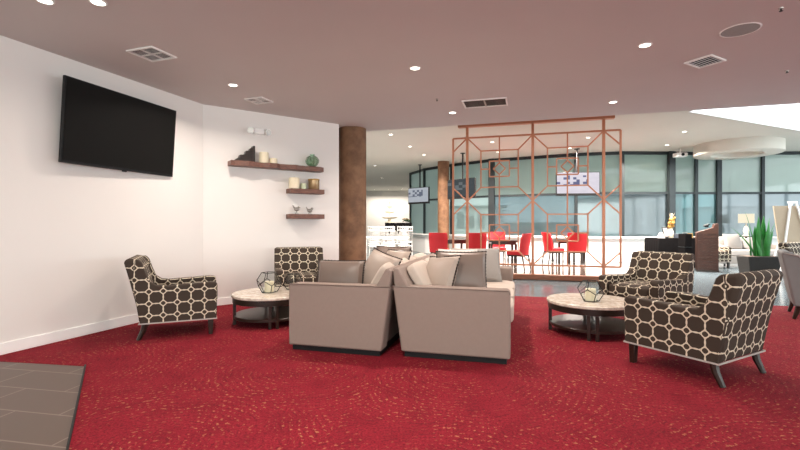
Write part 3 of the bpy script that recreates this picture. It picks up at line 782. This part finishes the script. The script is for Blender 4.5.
# ------------------------------------------------------------------ red dining chairs and dark tables
def make_red():
    t = thing('dining_chair', '', 'dining chair', (0, 0, 0), 0, 'red dining chairs')
    MB().puff((0, -.03, .445), (.48, .46, .11), .01, 9, 6).build('seat', M['red'], t)
    n = 12; inn, outr = [], []
    for i in range(n + 1):
        u = -1 + 2 * i / n; inn.append((.25 * u, .17 - .07 * (abs(u) ** 2.2))); outr.append((.27 * u, .235 - .09 * (abs(u) ** 2.2)))
    m = MB(); lay = []
    for z, dy, k in ((.40, 0, .92), (.60, .02, .97), (.80, .05, 1.0), (.93, .085, .97), (.955, .09, .90)):
        lay.append([m.bm.verts.new((x * k, y + dy, z)) for x, y in inn + outr[::-1]])
    N = len(lay[0])
    for A, B in zip(lay, lay[1:]):
        for i in range(N): m.bm.faces.new((A[i], A[(i + 1) % N], B[(i + 1) % N], B[i]))
    m.bm.faces.new(lay[0][::-1]); m.bm.faces.new(lay[-1])
    m.build('backrest', M['red'], t, angle=60)
    MB().span((-.22, -.23, .355), (.22, .19, .40)).build('seat_rail', M['dark_wood'], t)
    for sx in (-1, 1):
        MB().cyl((sx * .2, -.21, 0), (sx * .2, -.21, .38), .016, .024, 8).build('leg', M['dark_wood'], t)
        MB().cyl((sx * .2, .24, 0), (sx * .2, .18, .38), .016, .024, 8).build('leg', M['dark_wood'], t)
    return t
RC = make_red(); RC.location = (1.12, 12.55, 0); RC.rotation_euler = (0, 0, face(.25, 1)); RC['label'] = 'red dining chair farthest left, nearest the white chairs'
dup(RC, (2.16, 12.45, 0), face(.08, 1), 'red dining chair showing its back beside the screen\'s left post')
dup(RC, (2.98, 13.45, 0), face(-.1, -1), 'red dining chair on the far side of the small dark table')
dup(RC, (3.12, 11.55, 0), face(-.78, .62), 'red dining chair by the screen\'s centre post, seat facing left')
dup(RC, (4.50, 12.95, 0), face(1, .12), 'red dining chair with arched back seen edge-on, facing right')
dup(RC, (5.12, 12.75, 0), face(.30, .95), 'red dining chair farthest right, its back under the bright television')
def make_dining():
    t = thing('dining_table', '', 'dining table', (0, 0, 0), 0, 'dark dining tables')
    MB().span((-.40, -.40, .70), (.40, .40, .74)).build('tabletop', M['dark_wood'], t, bevel=.006)
    MB().span((-.34, -.34, .62), (.34, .34, .70)).build('apron', M['dark_wood'], t)
    for sx in (-1, 1):
        for sy in (-1, 1): MB().span((sx * .33 - .03, sy * .33 - .03, 0), (sx * .33 + .03, sy * .33 + .03, .64)).build('leg', M['dark_wood'], t)
    return t
DT = make_dining(); DT.location = (2.93, 12.62, 0); DT.rotation_euler = (0, 0, -.1); DT['label'] = 'dark square dining table left of the screen\'s centre post'
dup(DT, (1.62, 13.35, 0), .1, 'dark dining table between the two leftmost red chairs')
dup(DT, (5.12, 13.52, 0), -.05, 'dark dining table against the window, by the right red chairs')

# ------------------------------------------------------------------ hanging televisions
def hang_tv(x, y, z0, w, rz, pic, label):
    h = w * .5625; t = thing('television', label, 'television', (x, y, z0), rz, 'televisions hanging by the windows')
    MB().span((-w / 2, 0, 0), (w / 2, .07, h)).build('housing', M['black'], t, bevel=.006)
    MB().span((-w / 2 + .02, -.008, .07), (w / 2 - .02, 0, h - .02)).build('screen', pic, t)
    MB().cyl((0, .10, h * .4), (0, .10, H2 - z0), .025).box((0, .09, h * .5), (.3, .05, .25)).cyl((0, .10, H2 - z0 - .02), (0, .10, H2 - z0), .08).build('ceiling_pole', M['black'], t)
hang_tv(.70, 17.0, 1.98, 1.12, math.radians(-48), M['tv_blue'], 'hanging television with grey-blue picture, farthest left by the windows')
hang_tv(1.96, 14.2, 2.02, 1.14, math.radians(-48), M['tv_dim'], 'hanging television with a dim picture behind the screen\'s left post')
hang_tv(5.40, 13.35, 2.06, 1.28, math.radians(-6), M['tv_news'], 'hanging television with a bright white picture behind the copper screen')

# ------------------------------------------------------------------ far left: white chairs, white table, fountain, black console
def make_white():
    t = thing('chiavari_chair', '', 'chair', (0, 0, 0), 0, 'white slender banquet chairs')
    Wm = plain('white_lacquer', (.60, .60, .59), .4, var=.02)
    MB().puff((0, 0, .48), (.42, .42, .06), .008, 8, 5).build('seat', Wm, t)
    for sx in (-1, 1):
        MB().cyl((sx * .19, -.19, 0), (sx * .19, -.18, .47), .016, n=8).build('leg', Wm, t)
        MB().tube([(sx * .19, .20, 0), (sx * .19, .18, .47), (sx * .185, .25, 1.12)], .017, 8).build('back_post', Wm, t)
    b = MB()
    for z in (.62, .98, 1.10): b.cyl((-.19, .18 + (z - .47) * .108, z), (.19, .18 + (z - .47) * .108, z), .016, n=8)
    for k in range(5): b.cyl((-.12 + .06 * k, .198, .62), (-.12 + .06 * k, .245, 1.08), .009, n=6)
    b.build('backrest', Wm, t)
    s = MB()
    for z in (.18, .30): s.cyl((-.19, -.187, z), (.19, -.187, z), .01, n=6).cyl((-.19, .19, z), (-.19, -.187, z), .01, n=6).cyl((.19, .19, z), (.19, -.187, z), .01, n=6)
    s.build('stretcher', Wm, t); return t
WC = make_white()
WL = [(-.82, 14.2, (-.2, 1), 'white slender chair farthest left beside the column shaft'), (-.36, 14.0, (0, 1), 'white slender chair second from the column'),
      (.16, 14.2, (-.2, 1), 'white slender chair in front of the black console, right end of the white group'),
      (-.95, 15.75, (.1, -1), 'white slender chair behind the white table at its left end'), (-.42, 15.9, (0, -1), 'white slender chair behind the white table at its middle'),
      (.02, 15.7, (-.3, -1), 'white slender chair behind the white table at its right end')]
WC.location = (WL[0][0], WL[0][1], 0); WC.rotation_euler = (0, 0, face(*WL[0][2])); WC['label'] = WL[0][3]
for x, y, d, lab in WL[1:]: dup(WC, (x, y, 0), face(*d), lab)
wt = thing('banquet_table', 'long white table among the white slender chairs', 'table', (-.45, 14.95, 0))
MB().span((-.75, -.36, .72), (.75, .36, .76)).build('tabletop', M['white'], wt, bevel=.008)
for sx in (-1, 1):
    for sy in (-1, 1): MB().span((sx * .68 - .03, sy * .3 - .03, 0), (sx * .68 + .03, sy * .3 + .03, .72)).build('leg', M['white'], wt)
bc = thing('console_table', 'tall black draped console behind the white chairs', 'table', (.05, 17.0, 0))
MB().span((-.62, -.3, 1.18), (.40, .3, 1.25)).build('tabletop', M['black_cloth'], bc, bevel=.01)
sw = MB(); pts = []
for i in range(25):
    x = -.62 + 1.02 * i / 24; pts.append((x, -.30 - .015 * math.sin(i * 2.2), .82 + .16 * abs(math.cos(i * PI / 8))))
for i in range(24):
    a, b = pts[i], pts[i + 1]; v = [sw.bm.verts.new(q) for q in [a, b, (b[0], b[1], 1.24), (a[0], a[1], 1.24)]]; sw.bm.faces.new(v)
    v2 = [sw.bm.verts.new((q[0], q[1] + .012, q[2])) for q in [a, b, (b[0], b[1], 1.24), (a[0], a[1], 1.24)]]; sw.bm.faces.new(v2[::-1])
    sw.bm.faces.new((v[1], v[0], v2[0], v2[1]))
sw.build('scalloped_drape', M['black_cloth'], bc)
for sx in (-.58, .36):
    for sy in (-.26, .26): MB().cyl((sx, sy, 0), (sx, sy, 1.2), .022, n=10).build('leg', M['black'], bc)
fo = thing('tiered_fountain', 'cream tiered fountain stand rising above the white chairs', 'fountain', (-.40, 17.0, 1.25))
MB().lathe([(0, 0), (.16, 0), (.16, .03), (.07, .06), (.05, .14), (0, .14)], n=28).build('pedestal', M['cream_china'], fo)
for z, r in ((.14, .30), (.36, .19), (.56, .11)):
    MB().lathe([(0, z), (.04, z), (r * .8, z + .03), (r, z + .07), (r * .98, z + .08), (r * .75, z + .05), (.035, z + .06), (.03, z + .2), (0, z + .2)], n=32).build('bowl', M['cream_china'], fo)
MB().lathe([(0, .74), (.03, .74), (.05, .79), (.02, .84), (0, .86)], n=16).build('finial', M['cream_china'], fo)
fl = thing('flower_arrangement', 'dark foliage with small yellow flowers on the black console', 'flowers', (.26, 16.95, 1.25))
m = MB()
for k in range(40):
    a = random.uniform(0, 2 * PI); r = random.uniform(.02, .2); m.ball((r * math.cos(a) * .9, r * math.sin(a) * .6, random.uniform(.03, .16)), .035, 1, (1, 1, .5))
m.build('foliage', M['leaf_dark'], fl)
m = MB()
for k in range(7): m.ball((random.uniform(-.15, .15), random.uniform(-.12, .0), random.uniform(.13, .19)), .022, 1)
m.build('blossoms', M['gold'], fl)

# ------------------------------------------------------------------ right back: black table, podium, sofa, planter, easel
bt = thing('draped_table', 'table under a black floor-length cloth before the right windows', 'table', (7.57, 12.25, 0))
MB().span((-.55, -.33, .78), (.55, .33, .81)).build('tabletop', M['black_cloth'], bt, bevel=.01)
m = MB(); N = 120; lay = []
per = []
for i in range(N):
    k = i / N * 4; s_ = int(k); f_ = (k - s_) * 2 - 1; u, v = [(f_, -1), (1, f_), (-f_, 1), (-1, -f_)][s_]; per.append((u, v))
for z, gr in ((.815, 1.01), (.79, 1.03), (.4, 1.05), (.01, 1.08)):
    lay.append([m.bm.verts.new((.55 * u * gr + (.012 * math.sin(i * 1.3) * (.8 - z)), .33 * v * (gr + .02) + (.02 * math.sin(i * 1.3) * (.8 - z)), z)) for i, (u, v) in enumerate(per)])
for A, B in zip(lay, lay[1:]):
    for i in range(N): m.bm.faces.new((A[i], A[(i + 1) % N], B[(i + 1) % N], B[i]))
m.bm.faces.new(lay[0]); m.build('tablecloth', M['black_cloth'], bt)
va = thing('flower_vase', 'cream vase of golden dried flowers on the black-draped table', 'vase', (7.50, 12.2, .817))
MB().lathe([(0, 0), (.06, 0), (.085, .08), (.07, .18), (.045, .24), (.06, .27), (.05, .27), (.035, .24), (0, .22)], n=24).build('vase', M['cream_china'], va)
m = MB()
for k in range(46):
    a = random.uniform(0, 2 * PI); r = random.uniform(0, .10); z = random.uniform(.28, .56); m.ball((r * math.cos(a), r * math.sin(a), z), .028, 1, (1, 1, 1.4))
m.build('dried_flowers', M['gold'], va)
m = MB()
for k in range(8): m.tube([(0, 0, .2), (random.uniform(-.05, .05), random.uniform(-.05, .05), .4), (random.uniform(-.1, .1), random.uniform(-.06, .06), .68)], [.006, .005, .003], 5)
m.build('stems', M['cream'], va)
pf = thing('picture_frame', 'small tilted silver frame beside the golden flowers', 'picture frame', (7.30, 12.1, .822), .5)
m = MB().box((0, 0, .15), (.24, .02, .30), rx=-.22); m.build('frame', M['dark_frame'], pf, bevel=.005); MB().box((0, -.012, .15), (.19, .008, .24), rx=-.22).build('print', M['grey_lining'], pf); MB().bar((0, .02, .22), (0, .12, .0), .02, .01).build('strut', M['black'], pf)
tag(MB().prism([(-.10, 0), (.10, 0), (.03, .15), (-.04, .15)], -.02, .02, 'y').build('folded_card', M['white'], loc=(7.12, 12.0, .817)), 'white folded card at the left end of the black table', 'card')
tag(MB().box((0, 0, .06), (.34, .2, .12)).build('storage_box', plain('slate_blue_card', (.05, .065, .09), .6), bevel=.006, loc=(7.68, 11.98, .817)), 'slate blue flat box on the black-draped table', 'box')
tag(MB().box((0, 0, .065), (.10, .1, .13)).build('gift_box', M['gold'], bevel=.006, loc=(7.92, 12.02, .817)), 'small gold box at the right end of the black table', 'box')
ca = thing('equipment_case', 'black upright case standing left of the brown podium', 'case', (7.40, 11.42, 0), -.05)
MB().span((-.09, -.15, .03), (.09, .15, .95)).build('body', M['black_cloth'], ca, bevel=.012)
MB().span((-.093, -.153, .60), (.093, .153, .612)).build('lid_seam', M['dark_frame'], ca)
MB().tube([(-.06, 0, .95), (-.06, 0, .975), (.06, 0, .975), (.06, 0, .95)], .008, 6).build('handle', M['silver'], ca)
for sx in (-1, 1): MB().span((sx * .08 - .02, -.18, 0), (sx * .08 + .02, .18, .03)).build('foot', M['black'], ca)
po = thing('podium', 'reddish brown wooden host podium with sloping top', 'podium', (7.84, 11.25, 0), face(-.50, -.86))
MB().prism([(-.23, .02), (.23, .02), (.23, 1.21), (.15, 1.21), (.12, 1.11), (-.23, .985)], -.22, .22, 'y').build('body', M['podium_wood'], po, bevel=.008)
m = MB()
for k in range(11): m.span((-.232, -.226, .09 + .085 * k), (.232, -.219, .094 + .085 * k))
m.build('board_joints', M['dark_wood'], po)
MB().span((-.24, -.23, 0), (.24, .23, .05)).build('plinth', M['dark_wood'], po)
ds = thing('card_terminal', 'small black terminal on top of the podium', 'terminal', (7.84, 11.25, 1.112), face(-.50, -.86))
MB().box((0, 0, .055), (.15, .12, .03), ry=-.3).build('body', M['black'], ds, bevel=.008); MB().box((-.0, 0, .085), (.10, .09, .006), ry=-.3).build('keypad', M['steel_dark'], ds); MB().box((0, 0, .025), (.08, .08, .05)).build('foot', M['black'], ds)

bs = thing('sofa', 'pale grey sofa far back between podium and planter', 'sofa', (10.05, 12.78, 0), 0)
MB().span((-.95, -.42, .08), (.95, .40, .30)).build('base', M['grey_fabric'], bs, bevel=.02)
for s in (-1, 1): MB().span((s * .95, -.42, .08), (s * .80, .40, .60)).build('arm', M['grey_fabric'], bs, bevel=.03)
MB().span((-.95, .22, .08), (.95, .42, .78)).build('backrest', M['grey_fabric'], bs, bevel=.03)
for k in (-1, 1):
    MB().puff((k * .40, -.1, .385), (.79, .64, .16), .015, 8).build('seat_cushion', M['grey_lining'], bs)
    MB().puff((k * .40, .17, .62), (.78, .15, .32), .02, 7, rx=-.15).build('back_cushion', M['grey_lining'], bs)
for sx in (-1, 1):
    for sy in (-1, 1): MB().cyl((sx * .88, sy * .35, 0), (sx * .88, sy * .35, .09), .025, n=10).build('leg', M['dark_wood'], bs)
tag(MB().pillow(.52, .46, .18).build('throw_pillow', M['grey_fabric'], loc=(9.56, 12.60, .47), rot=(-.25, 0, .1)), 'grey pillow on the far grey sofa beside the podium', 'pillow')

pl = thing('potted_plant', 'snake plant with upright green leaves in a charcoal planter', 'plant', (7.58, 9.30, 0), -.1)
def frus(w0, d0, w1, d1, z0, z1):
    m = MB(); A = [m.bm.verts.new((sx * w0, sy * d0, z0)) for sx, sy in ((-1, -1), (1, -1), (1, 1), (-1, 1))]; B = [m.bm.verts.new((sx * w1, sy * d1, z1)) for sx, sy in ((-1, -1), (1, -1), (1, 1), (-1, 1))]
    m.bm.faces.new(A[::-1]); m.bm.faces.new(B)
    for i in range(4): m.bm.faces.new((A[i], A[(i + 1) % 4], B[(i + 1) % 4], B[i]))
    return m
frus(.26, .17, .325, .20, 0, .52).build('planter', M['planter'], pl, bevel=.012)
MB().box((0, 0, .515), (.60, .34, .02)).build('soil', M['soil'], pl)
def blade(x, y, h, lean, tw, w):
    m = MB(); n = 9; L, Rr, Cc = [], [], []
    for i in range(n + 1):
        f_ = i / n; ww = w * (.6 + 1.3 * f_ - 1.9 * f_ ** 2.6) if f_ < 1 else .001
        px, py, pz = x + lean[0] * f_ ** 1.5, y + lean[1] * f_ ** 1.5, .52 + h * f_; a = tw + f_ * .6
        L.append((px - ww * math.cos(a), py - ww * math.sin(a), pz)); Rr.append((px + ww * math.cos(a), py + ww * math.sin(a), pz)); Cc.append((px + .25 * ww * math.sin(a), py - .25 * ww * math.cos(a), pz))
    def off(P, s): return [m.bm.verts.new((p[0], p[1] + s, p[2])) for p in P]
    A = [off(L, .004), off(Cc, .004), off(Rr, .004)]; B = [off(L, -.004), off(Cc, -.004), off(Rr, -.004)]
    for i in range(n):
        for j in (0, 1):
            m.bm.faces.new((A[j][i], A[j][i + 1], A[j + 1][i + 1], A[j + 1][i])); m.bm.faces.new((B[j][i], B[j + 1][i], B[j + 1][i + 1], B[j][i + 1]))
        m.bm.faces.new((A[0][i], B[0][i], B[0][i + 1], A[0][i + 1])); m.bm.faces.new((A[2][i], A[2][i + 1], B[2][i + 1], B[2][i]))
    m.build('leaf', M['leaf'], pl)
for k in range(16):
    blade(random.uniform(-.13, .17), random.uniform(-.09, .09), random.uniform(.45, .86), (random.uniform(-.08, .12), random.uniform(-.08, .08)), random.uniform(-.7, .7), random.uniform(.05, .072))
blade(-.08, 0, .62, (-.48, -.02), .2, .03); blade(-.05, .02, .93, (-.20, 0), .3, .028); blade(.12, 0, .7, (.2, 0), .2, .035)

ea = thing('easel', 'white A-frame easel at the right edge holding a tan board', 'easel', (8.62, 9.75, 0), .05)
m = {}
for nm, a, b in (('leg', (-.06, -.10, 1.68), (-.42, -.22, 0)), ('leg', (.06, -.10, 1.68), (.50, -.22, 0)), ('leg', (0, -.06, 1.64), (0, .5, 0))): MB().bar(a, b, .04, .03).build(nm, M['white'], ea)
MB().bar((-.36, -.19, .70), (.40, -.19, .70), .05, .06).build('ledge', M['white'], ea)
MB().box((0, -.09, 1.67), (.2, .05, .05)).build('crosspiece', M['white'], ea, bevel=.01)
tb = MB(); tb.prism([(-.38, 0), (.52, 0), (.60, .86), (-.46, .86)], -.012, .012, 'y')
tag(tb.build('display_board', M['tan'], loc=(8.66, 9.64, .74), rot=(-.06, 0, .05)), 'plain tan board standing on the white easel', 'board')
stb = thing('side_table', 'small dark side table beside the far grey sofa', 'side table', (10.62, 13.5, 0))
MB().lathe([(0, .80), (.2, .80), (.2, .83), (0, .83)], n=32).build('tabletop', M['dark_wood'], stb); MB().cyl((0, 0, .02), (0, 0, .8), .03).build('pedestal', M['dark_wood'], stb); MB().lathe([(0, 0), (.18, 0), (.18, .02), (.03, .04), (0, .04)], n=28).build('base', M['dark_wood'], stb)
la = thing('table_lamp', 'table lamp with cream drum shade beside the far grey sofa', 'lamp', (10.62, 13.5, .83))
MB().lathe([(0, 0), (.09, 0), (.09, .02), (.05, .05), (.08, .16), (.05, .28), (.012, .33), (.012, .50), (0, .5)], n=28).build('base', M['cream_china'], la)
MB().lathe([(.20, .40), (.20, .68), (.195, .68), (.195, .40)], n=36).build('lamp_shade', emit('lit_lamp_shade', (1, .9, .68), 1.0), la)

# ------------------------------------------------------------------ daylight, added fill light, world, camera
def daylight(name, loc, rot, sx, sy, e, col):
    l = bpy.data.lights.new(name, 'AREA'); l.shape = 'RECTANGLE'; l.size = sx; l.size_y = sy; l.energy = e; l.color = col
    o = bpy.data.objects.new(name, l); COL.objects.link(o); o.location = loc; o.rotation_euler = rot
daylight('fill_behind', (3.8, -5.6, 1.65), (PI / 2, 0, 0), 20, 2.2, 690, (1, .96, .93))  # added fill lamp outside the rear glazing, brightens the room from behind
daylight('daylight_right', (15.0, 4.2, 1.65), (PI / 2, 0, PI / 2), 17, 2.2, 380, (.88, .94, 1))
w = bpy.data.worlds.new('sky'); SC.world = w; w.use_nodes = True
bg = w.node_tree.nodes['Background']; bg.inputs[0].default_value = (.93, .97, 1, 1); bg.inputs[1].default_value = 2.6
cam = bpy.data.cameras.new('camera'); co = bpy.data.objects.new('camera', cam); COL.objects.link(co)
cam.sensor_width = 36; cam.lens = 440 / 800 * 36; cam.clip_start = .05; cam.clip_end = 200
co.location = (0, 0, 1.2); co.rotation_euler = (PI / 2, 0, 0); cam.shift_y = -1 / 800
SC.camera = co
vs = SC.view_settings; vs.view_transform = 'Standard'; vs.look = 'None'; vs.exposure = 0.0; vs.gamma = 1; vs.use_curve_mapping = False
SC.cycles.use_denoising = True
SC.cycles.max_bounces = 10; SC.cycles.diffuse_bounces = 5; SC.cycles.transparent_max_bounces = 16; SC.cycles.sample_clamp_indirect = 8
